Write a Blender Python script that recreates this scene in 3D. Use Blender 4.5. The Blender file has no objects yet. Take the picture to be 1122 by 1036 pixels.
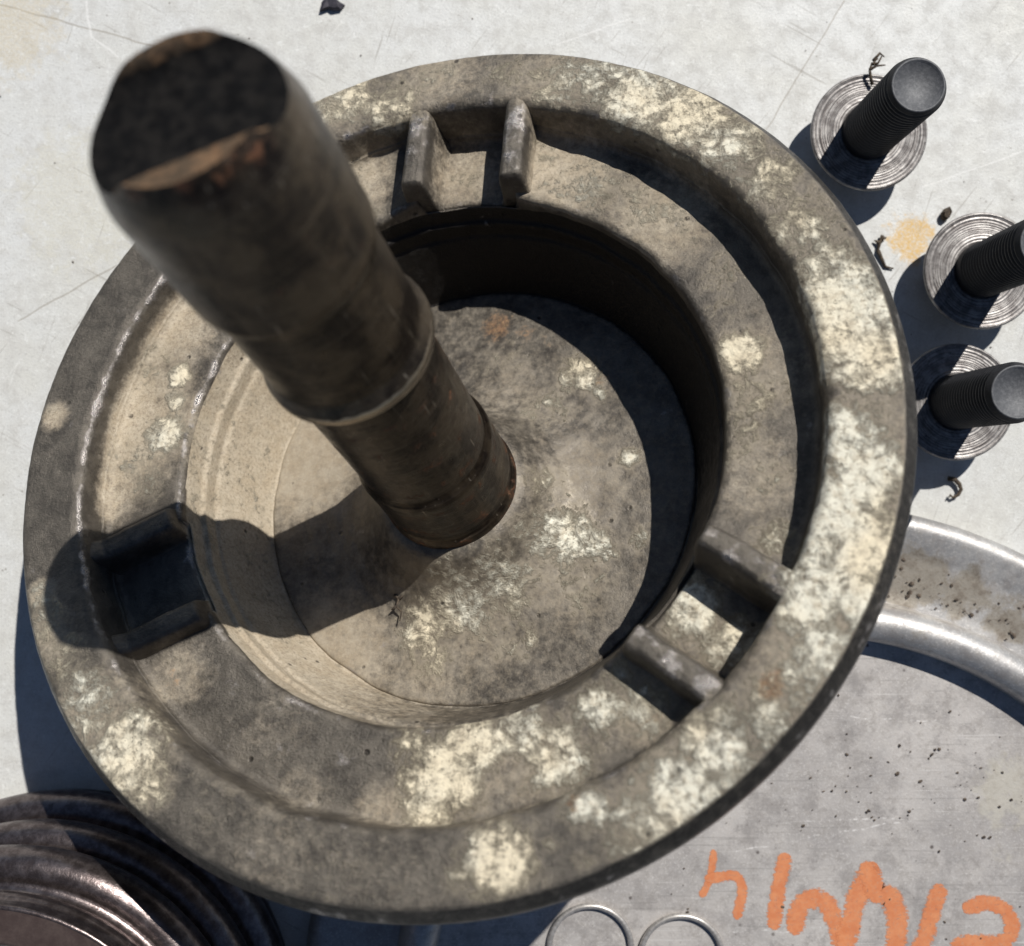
import bpy, math, random
import numpy as np
from mathutils import Vector, Matrix, noise as mn

random.seed(7)
sc = bpy.context.scene
col = sc.collection
MM = 0.001                      # everything below is written in millimetres
CAM_H = 233.0                   # lens height above the bench, mm
FPX = 1250.0                    # focal length in photo pixels (1122 wide)

# ------------------------------------------------------------------ camera
cam_d = bpy.data.cameras.new('camera')
cam = bpy.data.objects.new('camera', cam_d)
col.objects.link(cam)
cam.location = (0, 0, CAM_H * MM)
cam.rotation_euler = (0, 0, 0)  # straight down
cam_d.sensor_fit = 'HORIZONTAL'
cam_d.sensor_width = 36.0
cam_d.lens = 36.0 * FPX / 1122.0
cam_d.clip_start = 0.005
cam_d.clip_end = 50.0
cam_d.dof.use_dof = True
cam_d.dof.focus_distance = 0.200
cam_d.dof.aperture_fstop = 17.0
sc.camera = cam
sc.render.resolution_x = 1024
sc.render.resolution_y = 946

# ------------------------------------------------------------------ light
SUN_TRAVEL = Vector((-38.0, -61.0, -79.0)).normalized()
SUN_EL = math.asin(-SUN_TRAVEL.z)
SUN_AZ = math.atan2(-SUN_TRAVEL.x, -SUN_TRAVEL.y)      # from +Y towards +X
world = bpy.data.worlds.new('World')
sc.world = world
world.use_nodes = True
wn = world.node_tree
bg = wn.nodes['Background']
sky = wn.nodes.new('ShaderNodeTexSky')
sky.sky_type = 'NISHITA'
sky.sun_disc = False
sky.sun_elevation = SUN_EL
sky.sun_rotation = SUN_AZ
sky.altitude = 3000.0
wn.links.new(sky.outputs[0], bg.inputs[0])
bg.inputs[1].default_value = 0.05
sun_d = bpy.data.lights.new('sun', 'SUN')
sun_d.energy = 5.0
sun_d.angle = math.radians(0.53)
sun_d.color = (1.0, 0.962, 0.90)
sun = bpy.data.objects.new('sun', sun_d)
col.objects.link(sun)
sun.rotation_euler = SUN_TRAVEL.to_track_quat('-Z', 'Y').to_euler()
sun.location = (0.2, 0.3, 0.5)

vs = sc.view_settings
vs.view_transform = 'Standard'
vs.look = 'None'
vs.exposure = 0.02
vs.gamma = 1.0
vs.use_curve_mapping = False

# ------------------------------------------------------------------ helpers
def world_at(px, py, z):
    """photo position -> point in mm on the level z above the bench"""
    k = (CAM_H - z) / FPX
    return Vector(((px - 561) * k, -(py - 518) * k, z))

def tag(o, label=None, cat=None, group=None, kind=None):
    if label: o['label'] = label
    if cat: o['category'] = cat
    if group: o['group'] = group
    if kind: o['kind'] = kind
    return o

def empty(name, loc=(0, 0, 0)):
    o = bpy.data.objects.new(name, None)
    col.objects.link(o)
    o.location = Vector(loc) * MM
    o.empty_display_size = 0.01
    return o

def mesh_obj(name, V, F, mat, parent=None, smooth=True, attrs=None, loc=None):
    me = bpy.data.meshes.new(name)
    V = np.asarray(V, dtype=float) * MM
    me.from_pydata(V.tolist(), [], [tuple(int(i) for i in f) for f in F])
    me.update()
    if smooth:
        me.polygons.foreach_set('use_smooth', [True] * len(me.polygons))
    if attrs:
        for k, arr in attrs.items():
            a = me.attributes.new(k, 'FLOAT', 'POINT')
            a.data.foreach_set('value', np.asarray(arr, dtype=np.float32))
    me.materials.append(mat)
    o = bpy.data.objects.new(name, me)
    col.objects.link(o)
    if parent is not None:
        o.parent = parent
    if loc is not None:
        o.location = Vector(loc) * MM
    return o

def dense(profile, step):
    out = []
    for (a, b) in zip(profile[:-1], profile[1:]):
        a = np.array(a, float); b = np.array(b, float)
        n = max(1, int(math.ceil(np.linalg.norm(b - a) / step)))
        for i in range(n):
            out.append(a + (b - a) * i / n)
    out.append(np.array(profile[-1], float))
    return np.array(out)

def arc_pts(cx, cz, r, a0, a1, n):
    return [(cx + r * math.cos(math.radians(a0 + (a1 - a0) * i / n)),
             cz + r * math.sin(math.radians(a0 + (a1 - a0) * i / n))) for i in range(n + 1)]

def lathe(profile, seg, close_axis=False):
    """profile rows of (r, z), ordered from outside/bottom over the top to the inside"""
    P = np.array(profile, float)
    th = np.linspace(0, 2 * np.pi, seg, endpoint=False)
    V = np.empty((len(P), seg, 3))
    V[:, :, 0] = P[:, 0:1] * np.cos(th)
    V[:, :, 1] = P[:, 0:1] * np.sin(th)
    V[:, :, 2] = P[:, 1:2]
    F = grid_faces(len(P), seg, True)
    return V.reshape(-1, 3), F

def grid_faces(nr, nc, wrap):
    i = np.arange(nr - 1)[:, None]
    j = np.arange(nc if wrap else nc - 1)[None, :]
    j2 = (j + 1) % nc
    f = np.stack([i * nc + j + 0 * i, i * nc + j2 + 0 * i, (i + 1) * nc + j2, (i + 1) * nc + j], -1)
    return f.reshape(-1, 4)

def fbm(p, s, o=3):
    v = 0.0; a = 0.5
    q = Vector((p[0] * s, p[1] * s, p[2] * s))
    for _ in range(o):
        v += a * mn.noise(q); q = q * 2.03 + Vector((3.1, 1.7, 5.3)); a *= 0.5
    return v

def tube(points, radius, nseg=8, taper=None):
    pts = [Vector(p) for p in points]
    V = []; F = []
    n = len(pts)
    prev = None
    for i, p in enumerate(pts):
        t = (pts[min(i + 1, n - 1)] - pts[max(i - 1, 0)]).normalized()
        if prev is None:
            a = t.cross(Vector((0, 0, 1)))
            if a.length < 1e-4: a = t.cross(Vector((1, 0, 0)))
            a.normalize()
        else:
            a = (prev - t * prev.dot(t)).normalized()
        prev = a
        b = t.cross(a)
        r = radius if taper is None else radius * taper[i]
        for k in range(nseg):
            an = 2 * math.pi * k / nseg
            V.append(p + a * (r * math.cos(an)) + b * (r * math.sin(an)))
    for i in range(n - 1):
        for k in range(nseg):
            k2 = (k + 1) % nseg
            F.append((i * nseg + k, i * nseg + k2, (i + 1) * nseg + k2, (i + 1) * nseg + k))
    F.append(tuple(range(nseg))[::-1])
    F.append(tuple((n - 1) * nseg + k for k in range(nseg)))
    return [tuple(v) for v in V], F

# ------------------------------------------------------------------ node helpers
class NT:
    def __init__(self, name):
        self.m = bpy.data.materials.new(name)
        self.m.use_nodes = True
        self.t = self.m.node_tree
        self.b = self.t.nodes['Principled BSDF']
        tc = self.t.nodes.new('ShaderNodeTexCoord')
        sc_ = self.t.nodes.new('ShaderNodeVectorMath'); sc_.operation = 'SCALE'
        self.t.links.new(tc.outputs['Object'], sc_.inputs[0])
        sc_.inputs['Scale'].default_value = 1000.0       # work in millimetres
        self.P = sc_.outputs[0]
    def put(self, sock, v):
        if isinstance(v, bpy.types.NodeSocket): self.t.links.new(v, sock)
        elif isinstance(v, (tuple, list)):
            v = tuple(v)
            if len(sock.default_value) == 4 and len(v) == 3: v = v + (1.0,)
            sock.default_value = v
        else: sock.default_value = v
    def math(self, op, a, b=0.0, c=0.0, clamp=False):
        n = self.t.nodes.new('ShaderNodeMath'); n.operation = op; n.use_clamp = clamp
        self.put(n.inputs[0], a); self.put(n.inputs[1], b); self.put(n.inputs[2], c)
        return n.outputs[0]
    def vmath(self, op, a, b=(0, 0, 0)):
        n = self.t.nodes.new('ShaderNodeVectorMath'); n.operation = op
        self.put(n.inputs[0], a); self.put(n.inputs[1], b)
        return n
    def mapping(self, vec, scale=(1, 1, 1), loc=(0, 0, 0), rot=(0, 0, 0)):
        n = self.t.nodes.new('ShaderNodeMapping')
        self.put(n.inputs['Vector'], vec)
        n.inputs['Scale'].default_value = scale
        n.inputs['Location'].default_value = loc
        n.inputs['Rotation'].default_value = rot
        return n.outputs[0]
    def noise(self, scale, detail=4, rough=0.55, vec=None, dist=0.0):
        n = self.t.nodes.new('ShaderNodeTexNoise')
        self.put(n.inputs['Vector'], vec if vec is not None else self.P)
        n.inputs['Scale'].default_value = scale
        n.inputs['Detail'].default_value = detail
        n.inputs['Roughness'].default_value = rough
        n.inputs['Distortion'].default_value = dist
        return n.outputs['Fac']
    def voronoi(self, scale, feature='F1', vec=None, rand=1.0):
        n = self.t.nodes.new('ShaderNodeTexVoronoi')
        n.feature = feature
        self.put(n.inputs['Vector'], vec if vec is not None else self.P)
        n.inputs['Scale'].default_value = scale
        n.inputs['Randomness'].default_value = rand
        return n.outputs['Distance']
    def ramp(self, v, a, b, lo=0.0, hi=1.0, smooth=True):
        n = self.t.nodes.new('ShaderNodeMapRange')
        n.interpolation_type = 'SMOOTHSTEP' if smooth else 'LINEAR'
        self.put(n.inputs['Value'], v)
        n.inputs['From Min'].default_value = a; n.inputs['From Max'].default_value = b
        n.inputs['To Min'].default_value = lo; n.inputs['To Max'].default_value = hi
        return n.outputs[0]
    def mix(self, f, a, b):
        n = self.t.nodes.new('ShaderNodeMix'); n.data_type = 'RGBA'
        self.put(n.inputs[0], f); self.put(n.inputs[6], a); self.put(n.inputs[7], b)
        return n.outputs[2]
    def fmix(self, f, a, b):
        n = self.t.nodes.new('ShaderNodeMix'); n.data_type = 'FLOAT'
        self.put(n.inputs[0], f); self.put(n.inputs[2], a); self.put(n.inputs[3], b)
        return n.outputs[0]
    def attr(self, name):
        n = self.t.nodes.new('ShaderNodeAttribute'); n.attribute_name = name
        return n.outputs['Fac']
    def bump(self, h, dist_mm, strength=1.0, normal=None):
        n = self.t.nodes.new('ShaderNodeBump')
        self.put(n.inputs['Height'], h)
        n.inputs['Distance'].default_value = dist_mm * MM
        n.inputs['Strength'].default_value = strength
        if normal is not None: self.put(n.inputs['Normal'], normal)
        return n.outputs[0]
    def sep(self, vec=None):
        n = self.t.nodes.new('ShaderNodeSeparateXYZ')
        self.put(n.inputs[0], vec if vec is not None else self.P)
        return n.outputs
    def set(self, **k):
        names = dict(color='Base Color', rough='Roughness', metal='Metallic', normal='Normal', spec='Specular IOR Level', coat='Coat Weight')
        for a, v in k.items(): self.put(self.b.inputs[names[a]], v)
        return self.m
    def segment(self, p0, p1, width, wob=0.0):
        """mask of a straight scratch from p0 to p1 (mm, in the sheet's plane)"""
        d = Vector((p1[0] - p0[0], p1[1] - p0[1])); L = d.length; d /= L
        x, y, z = self.sep()
        rx = self.math('SUBTRACT', x, p0[0]); ry = self.math('SUBTRACT', y, p0[1])
        al = self.math('ADD', self.math('MULTIPLY', rx, d.x), self.math('MULTIPLY', ry, d.y))
        ac = self.math('ADD', self.math('MULTIPLY', rx, -d.y), self.math('MULTIPLY', ry, d.x))
        if wob:
            ac = self.math('ADD', ac, self.math('MULTIPLY', self.math('SUBTRACT', self.noise(0.12, 2), 0.5), wob))
        m = self.ramp(self.math('ABSOLUTE', ac), width * 0.3, width, 1.0, 0.0)
        inside = self.math('MULTIPLY', self.math('GREATER_THAN', al, 0.0), self.math('LESS_THAN', al, L))
        return self.math('MULTIPLY', m, inside)

# ------------------------------------------------------------------ materials
def mat_bench():
    n = NT('painted_bench')
    big = n.noise(0.035, 5, 0.6)
    mid = n.noise(0.25, 5, 0.65)
    fine = n.noise(2.2, 4, 0.7)
    c = n.mix(n.ramp(big, 0.40, 0.68), (0.61, 0.62, 0.615), (0.575, 0.575, 0.545))
    c = n.mix(n.ramp(mid, 0.42, 0.70, 0, 0.75), c, (0.485, 0.48, 0.46))
    c = n.mix(n.ramp(fine, 0.50, 0.68, 0, 0.55), c, (0.38, 0.375, 0.36))
    c = n.mix(n.ramp(n.noise(0.6, 6, 0.8), 0.54, 0.66, 0, 0.75), c, (0.70, 0.71, 0.70))
    c = n.mix(n.ramp(n.noise(0.9, 6, 0.8), 0.57, 0.70, 0, 0.55), c, (0.40, 0.39, 0.37))
    # fine grime specks
    vo = n.voronoi(0.30)
    sp = n.math('MULTIPLY', n.ramp(vo, 0.03, 0.085, 1, 0), n.ramp(n.noise(0.11, 3), 0.40, 0.60))
    c = n.mix(n.math('MULTIPLY', sp, 0.75), c, (0.17, 0.15, 0.13))
    vo2 = n.voronoi(0.95)
    sp2 = n.math('MULTIPLY', n.ramp(vo2, 0.03, 0.13, 1, 0), n.ramp(n.noise(0.3, 3), 0.50, 0.66))
    c = n.mix(n.math('MULTIPLY', sp2, 0.5), c, (0.22, 0.20, 0.18))
    # short scratches, light and dark, two directions
    for (rot, sc_, off) in ((0.5, (0.05, 1.3, 1), 0), (-0.9, (0.06, 1.6, 1), 40), (1.9, (0.045, 1.2, 1), 90)):
        s = n.noise(1.0, 2, 0.5, n.mapping(n.mapping(n.P, (1, 1, 1), (off, off, 0), (0, 0, rot)), sc_))
        g = n.ramp(n.noise(0.05, 2, 0.5, n.mapping(n.P, (1, 1, 1), (off, 3, 0))), 0.42, 0.58)
        c = n.mix(n.math('MULTIPLY', n.math('MULTIPLY', n.ramp(s, 0.66, 0.72), g), 0.55), c, (0.30, 0.285, 0.26))
        c = n.mix(n.math('MULTIPLY', n.math('MULTIPLY', n.ramp(s, 0.26, 0.29, 1, 0), g), 0.5), c, (0.72, 0.72, 0.70))
    # long scratches seen on the bench
    for (a, b, w, dark) in (((-10, 2), (175, 52), 0.28, 1), ((925, 0), (838, 145), 0.24, 1),
                            ((95, 0), (100, 40), 0.35, 0), ((100, 40), (130, 62), 0.3, 0),
                            ((20, 352), (128, 290), 0.25, 1), ((690, 20), (610, 48), 0.2, 0),
                            ((1122, 165), (1010, 205), 0.2, 0)):
        p0 = world_at(a[0], a[1], 0); p1 = world_at(b[0], b[1], 0)
        m = n.math('MULTIPLY', n.segment(p0, p1, w, 1.2), 0.55)
        c = n.mix(m, c, (0.26, 0.23, 0.19) if dark else (0.74, 0.74, 0.73))
    # rust stain beside the bolts, ochre stain in the far corner
    for (px, py, r, cc, st) in ((998, 262, 5.6, (0.62, 0.40, 0.13), 0.9), (4, 24, 13, (0.54, 0.45, 0.28), 0.42), (90, 215, 16, (0.57, 0.545, 0.44), 0.4)):
        p = world_at(px, py, 0)
        d = n.vmath('DISTANCE', n.P, (p.x, p.y, 0)).outputs['Value']
        k = n.math('ADD', n.math('DIVIDE', d, r), n.math('MULTIPLY', n.math('SUBTRACT', n.noise(0.30, 6, 0.75), 0.5), 2.6))
        c = n.mix(n.math('MULTIPLY', n.ramp(k, 0.55, 1.05, 1, 0), n.math('MULTIPLY', n.ramp(n.noise(1.6, 4, 0.7), 0.35, 0.6, 0.35, 1), st)), c, cc)
    h = n.math('ADD', n.math('MULTIPLY', mid, 0.6), n.math('MULTIPLY', fine, 0.4))
    return n.set(color=c, rough=n.ramp(mid, 0.3, 0.7, 0.42, 0.62), normal=n.bump(h, 0.30, 0.7), spec=0.4)

def mat_cast(name='corroded_casting', grain=1.0, tint=1.0):
    n = NT(name)
    scl, tan, rust, bare_glint = n.attr('scale'), n.attr('tan'), n.attr('rust'), n.attr('bare_glint')
    n1 = n.noise(0.19, 6, 0.72)
    n2 = n.noise(0.62, 6, 0.74)
    n3 = n.noise(1.7, 5, 0.78)
    base = n.mix(n.ramp(n1, 0.36, 0.64), (0.078, 0.069, 0.059), (0.148, 0.131, 0.109))
    base = n.mix(n.ramp(n2, 0.46, 0.72, 0, 0.42 * grain), base, (0.200, 0.176, 0.148))
    base = n.mix(n.ramp(n3, 0.54, 0.70, 0, 0.35 * grain), base, (0.055, 0.046, 0.040))
    tn = n.math('ADD', tan, n.math('MULTIPLY', n.math('MULTIPLY', n.math('SUBTRACT', n2, 0.5), 1.0), n.ramp(tan, 0.02, 0.3, 0.25, 1.0)))
    tcol = n.mix(n.ramp(n1, 0.35, 0.65), tuple(tint * v for v in (0.405, 0.335, 0.242)), tuple(tint * v for v in (0.490, 0.425, 0.328)))
    tcol = n.mix(n.ramp(n3, 0.47, 0.66, 0, 0.65 * grain), tcol, (0.19, 0.15, 0.11))
    tcol = n.mix(n.ramp(n3, 0.34, 0.44, 0.6 * grain, 0), tcol, (0.52, 0.46, 0.36))
    c = n.mix(n.ramp(tn, 0.14, 0.85), base, tcol)
    # lime scale crust: clumpy islands with grainy, fading borders
    big = n.noise(0.30, 7, 0.74, dist=0.5)
    vo = n.voronoi(0.62)
    sv = n.math('ADD', scl, n.math('MULTIPLY', n.math('SUBTRACT', big, 0.5), 1.7))
    sv = n.math('ADD', sv, n.math('MULTIPLY', n.math('SUBTRACT', n3, 0.5), 0.55))
    sv = n.math('ADD', sv, n.math('MULTIPLY', n.math('SUBTRACT', 0.45, vo), 0.35))
    crust = n.ramp(sv, 0.34, 0.80)
    film = n.math('MULTIPLY', n.ramp(sv, 0.0, 0.60, 0, 0.68), n.ramp(scl, 0.02, 0.18, 0.2, 1.0))
    ccol = n.mix(n.ramp(n.noise(0.045, 3), 0.40, 0.60), (0.760, 0.675, 0.505), (0.725, 0.700, 0.590))
    ccol = n.mix(n.ramp(n2, 0.46, 0.66, 0, 0.7), ccol, (0.470, 0.405, 0.300))
    ccol = n.mix(n.ramp(n.noise(1.0, 5, 0.75), 0.50, 0.66, 0, 0.85), ccol, (0.27, 0.23, 0.17))
    c = n.mix(film, c, (0.330, 0.285, 0.215))
    c = n.mix(crust, c, ccol)
    rv = n.ramp(n.math('ADD', rust, n.math('MULTIPLY', n.math('SUBTRACT', n2, 0.5), 1.5)), 0.40, 0.85)
    c = n.mix(n.math('MULTIPLY', rv, 0.6), c, n.mix(n.ramp(n3, 0.4, 0.65), (0.25, 0.115, 0.055), (0.46, 0.27, 0.12)))
    pit = n.math('MULTIPLY', n.ramp(n.voronoi(0.21), 0.05, 0.13, 1, 0), n.ramp(n1, 0.50, 0.6))
    c = n.mix(n.math('MULTIPLY', pit, 0.85), c, (0.030, 0.024, 0.020))
    bv = n.ramp(n.math('ADD', bare_glint, n.math('ADD', n.math('MULTIPLY', n.math('SUBTRACT', n2, 0.5), 1.3), n.math('MULTIPLY', n.math('SUBTRACT', n.noise(0.22, 3), 0.5), 2.4))), 0.45, 0.95)
    bv = n.math('MULTIPLY', bv, n.math('SUBTRACT', 1.0, n.math('MULTIPLY', crust, 0.7)))
    oil_shade = n.attr('oil_shade')
    c = n.mix(n.math('MULTIPLY', n.ramp(n.math('ADD', oil_shade, n.math('MULTIPLY', n.math('SUBTRACT', n2, 0.5), 0.8)), 0.35, 0.72), 0.97), c, (0.014, 0.012, 0.011))
    c = n.mix(bv, c, (0.34, 0.315, 0.30))
    h = n.math('ADD', n.math('MULTIPLY', n3, 0.50 * grain), n.math('MULTIPLY', n2, 0.45 * grain))
    h = n.math('ADD', h, n.math('MULTIPLY', crust, n.math('ADD', 0.75, n.math('MULTIPLY', n.math('SUBTRACT', 1.0, vo), 0.6))))
    h = n.math('SUBTRACT', h, n.math('MULTIPLY', pit, 0.6))
    met = n.fmix(bv, n.math('MULTIPLY', n.math('MULTIPLY', n.math('SUBTRACT', 1.0, crust), n.ramp(tn, 0.14, 0.7, 0.55, 0.0)), 1.0), 1.0)
    rg = n.fmix(crust, n.fmix(bv, n.math('ADD', n.ramp(n2, 0.3, 0.7, 0.34, 0.50), n.ramp(tn, 0.14, 0.7, 0.0, 0.30)), 0.25), 0.9)
    return n.set(color=c, rough=rg, metal=met, normal=n.bump(h, 0.45, 0.9), spec=0.5)

def mat_shaft():
    n = NT('oily_shaft_steel')
    rust, bare_glint = n.attr('rust'), n.attr('bare_glint')
    n1 = n.noise(0.14, 5, 0.65); n2 = n.noise(0.7, 5, 0.7)
    streak = n.noise(1.0, 4, 0.6, n.mapping(n.P, (0.5, 0.5, 0.06)))
    c = n.mix(n.ramp(n1, 0.38, 0.62), (0.014, 0.010, 0.008), (0.066, 0.050, 0.034))
    c = n.mix(n.ramp(streak, 0.5, 0.72, 0, 0.6), c, (0.075, 0.060, 0.044))
    c = n.mix(n.ramp(n2, 0.55, 0.72, 0, 0.6), c, (0.020, 0.015, 0.012))
    rn = n.math('ADD', rust, n.math('MULTIPLY', n.math('SUBTRACT', n.noise(0.30, 6, 0.72), 0.5), 1.5))
    rv = n.ramp(rn, 0.42, 0.66)
    c = n.mix(n.math('MULTIPLY', rv, 0.85), c, n.mix(n.ramp(n2, 0.4, 0.65), (0.070, 0.026, 0.013), (0.190, 0.080, 0.034)))
    bv = n.ramp(n.math('ADD', bare_glint, n.math('MULTIPLY', n.math('SUBTRACT', n2, 0.5), 0.8)), 0.42, 0.72)
    c = n.mix(bv, c, (0.42, 0.36, 0.29))
    rg = n.fmix(rv, n.fmix(bv, n.ramp(n2, 0.3, 0.7, 0.26, 0.42), 0.25), 0.70)
    met = n.fmix(rv, n.fmix(bv, 0.6, 0.95), 0.1)
    x_, y_, z_ = n.sep()
    turn = n.noise(1.0, 3, 0.6, n.mapping(n.P, (0.03, 0.03, 3.2)))
    sx_ = n.noise(1.0, 2, 0.5, n.mapping(n.P, (1.6, 1.6, 0.10), (5, 2, 0), (0.25, 0.1, 0)))
    c = n.mix(n.math('MULTIPLY', n.ramp(turn, 0.56, 0.68), 0.35), c, (0.14, 0.115, 0.088))
    c = n.mix(n.math('MULTIPLY', n.ramp(sx_, 0.68, 0.74), 0.6), c, (0.30, 0.26, 0.21))
    n.set(color=c)
    return n.set(rough=rg, metal=met, normal=n.bump(n.math('ADD', n.math('ADD', n2, n.math('MULTIPLY', turn, 0.5)), n.math('MULTIPLY', rv, 0.6)), 0.14, 0.7), spec=0.4)

def mat_slot():
    n = NT('black_slot')
    c = n.mix(n.ramp(n.noise(0.5, 4), 0.4, 0.65), (0.005, 0.005, 0.0055), (0.013, 0.012, 0.0115))  # near-black face, brown towards the lands
    land = n.attr('bare_glint'); rust = n.attr('rust')
    lc = n.mix(n.ramp(n.noise(0.35, 5, 0.7), 0.4, 0.62), (0.075, 0.056, 0.040), (0.190, 0.118, 0.070))
    c = n.mix(n.ramp(n.math('ADD', land, n.math('MULTIPLY', n.math('SUBTRACT', n.noise(0.9, 4), 0.5), 0.4)), 0.35, 0.65), c, lc)
    c = n.mix(n.ramp(n.math('ADD', rust, n.math('MULTIPLY', n.math('SUBTRACT', n.noise(0.5, 5, 0.7), 0.5), 1.2)), 0.45, 0.75, 0, 0.7), c, (0.23, 0.125, 0.065))
    return n.set(color=c, rough=0.72, normal=n.bump(n.noise(0.9, 5), 0.2, 0.6), spec=0.06)

def mat_bolt_black():
    n = NT('black_oxide_steel')
    n2 = n.noise(1.2, 4, 0.7)
    c = n.mix(n.ramp(n2, 0.4, 0.7), (0.010, 0.0105, 0.013), (0.024, 0.025, 0.029))
    return n.set(color=c, rough=n.ramp(n2, 0.3, 0.7, 0.50, 0.7), metal=0.0, normal=n.bump(n2, 0.05, 0.5), spec=0.35)

def mat_bolt_end():
    n = NT('bolt_end_steel')
    n2 = n.noise(1.5, 5, 0.7)
    c = n.mix(n.ramp(n2, 0.4, 0.7), (0.075, 0.078, 0.086), (0.125, 0.128, 0.136))
    return n.set(color=c, rough=0.6, metal=0.2, normal=n.bump(n2, 0.08, 0.7))

def mat_bolt_face():
    n = NT('turned_washer_face')
    x, y, z = n.sep()
    r = n.math('SQRT', n.math('ADD', n.math('MULTIPLY', x, x), n.math('MULTIPLY', y, y)))
    rr = n.math('ADD', n.math('MULTIPLY', r, 1.15), n.math('ADD', n.math('MULTIPLY', n.noise(0.2, 3), 1.2), n.math('MULTIPLY', n.noise(0.9, 1, 0.5, n.mapping(r, (1, 0, 0))), 2.0)))
    g = n.math('FRACT', rr)
    c = n.mix(n.ramp(n.noise(0.5, 5, 0.7), 0.35, 0.65), (0.17, 0.158, 0.155), (0.36, 0.345, 0.335))
    c = n.mix(n.math('MULTIPLY', n.ramp(g, 0.70, 0.9, 0, 0.8), n.ramp(n.noise(0.35, 3), 0.35, 0.6)), c, (0.085, 0.072, 0.068))
    c = n.mix(n.ramp(n.noise(0.8, 5, 0.75), 0.52, 0.72, 0, 0.85), c, (0.075, 0.062, 0.058))
    return n.set(color=c, rough=0.45, metal=0.55, normal=n.bump(g, 0.12, 0.6))

def mat_plate(name, floor):
    n = NT(name)
    n1 = n.noise(0.06, 5, 0.6); n2 = n.noise(0.5, 6, 0.7); n3 = n.noise(2.2, 4, 0.7)
    if floor:
        c = n.mix(n.ramp(n1, 0.35, 0.65), (0.42, 0.398, 0.385), (0.57, 0.54, 0.515))
    else:
        c = n.mix(n.ramp(n1, 0.35, 0.65), (0.34, 0.335, 0.335), (0.47, 0.463, 0.455))
    c = n.mix(n.ramp(n2, 0.46, 0.70, 0, 0.6), c, (0.27, 0.25, 0.235))
    c = n.mix(n.ramp(n3, 0.50, 0.68, 0, 0.6), c, (0.66, 0.64, 0.62))
    c = n.mix(n.ramp(n.noise(0.16, 7, 0.8), 0.47, 0.64, 0, 0.7), c, (0.30, 0.28, 0.27))
    dirt = n.attr('dirt')
    dv = n.ramp(n.math('ADD', dirt, n.math('MULTIPLY', n.math('SUBTRACT', n.noise(0.22, 6, 0.72), 0.5), 1.4)), 0.42, 0.72)
    dc = n.mix(n.ramp(n2, 0.4, 0.65), (0.60, 0.57, 0.50) if floor else (0.36, 0.32, 0.26), (0.46, 0.43, 0.37) if floor else (0.17, 0.14, 0.105))
    c = n.mix(n.math('MULTIPLY', dv, 0.8), c, dc)
    if floor:
        for (rot, off) in ((0.02, 0), (-0.06, 70)):
            s = n.noise(1.0, 2, 0.5, n.mapping(n.P, (0.035, 1.5, 1), (off, off, 0), (0, 0, rot)))
            g = n.ramp(n.noise(0.05, 2, 0.5, n.mapping(n.P, (1, 1, 1), (off, 9, 0))), 0.45, 0.6)
            c = n.mix(n.math('MULTIPLY', n.math('MULTIPLY', n.ramp(s, 0.66, 0.72), g), 0.7), c, (0.68, 0.66, 0.64))
            c = n.mix(n.math('MULTIPLY', n.ramp(s, 0.30, 0.36, 1, 0), 0.3), c, (0.22, 0.21, 0.20))
        for (a, b) in (((800, 858 + 75), (1000, 898)), ((925, 785), (1040, 790)), ((795, 1022), (900, 1016)), ((860, 900), (985, 896))):
            p0 = world_at(a[0], a[1], 7) - PLATE_C; p1 = world_at(b[0], b[1], 7) - PLATE_C
            c = n.mix(n.math('MULTIPLY', n.math('MULTIPLY', n.segment(p0, p1, 0.22, 2.2), n.ramp(n.noise(0.7, 4, 0.7), 0.48, 0.62)), 0.8), c, (0.80, 0.78, 0.76))
    vo = n.voronoi(0.22)
    sp = n.math('MULTIPLY', n.ramp(vo, 0.04, 0.12, 1, 0), n.ramp(n.noise(0.1, 3), 0.46, 0.6))
    c = n.mix(n.math('MULTIPLY', sp, 0.8), c, (0.06, 0.045, 0.04))
    vo2 = n.voronoi(0.7)
    sp2 = n.math('MULTIPLY', n.ramp(vo2, 0.04, 0.16, 1, 0), n.ramp(n.noise(0.16, 3), 0.48, 0.62))
    c = n.mix(n.math('MULTIPLY', sp2, 0.6), c, (0.13, 0.11, 0.10))
    return n.set(color=c, rough=n.ramp(n2, 0.3, 0.7, 0.40, 0.60), metal=0.35 if floor else 0.6, normal=n.bump(n.math('ADD', n2, n.math('MULTIPLY', n3, 0.5)), 0.10, 0.6), spec=0.45)

def mat_simple(name, a, b, rough=0.7, metal=0.0, scale=0.8, bump=0.15):
    n = NT(name)
    v = n.noise(scale, 5, 0.7)
    return n.set(color=n.mix(n.ramp(v, 0.38, 0.66), a, b), rough=rough, metal=metal, normal=n.bump(v, bump, 0.6))

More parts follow.
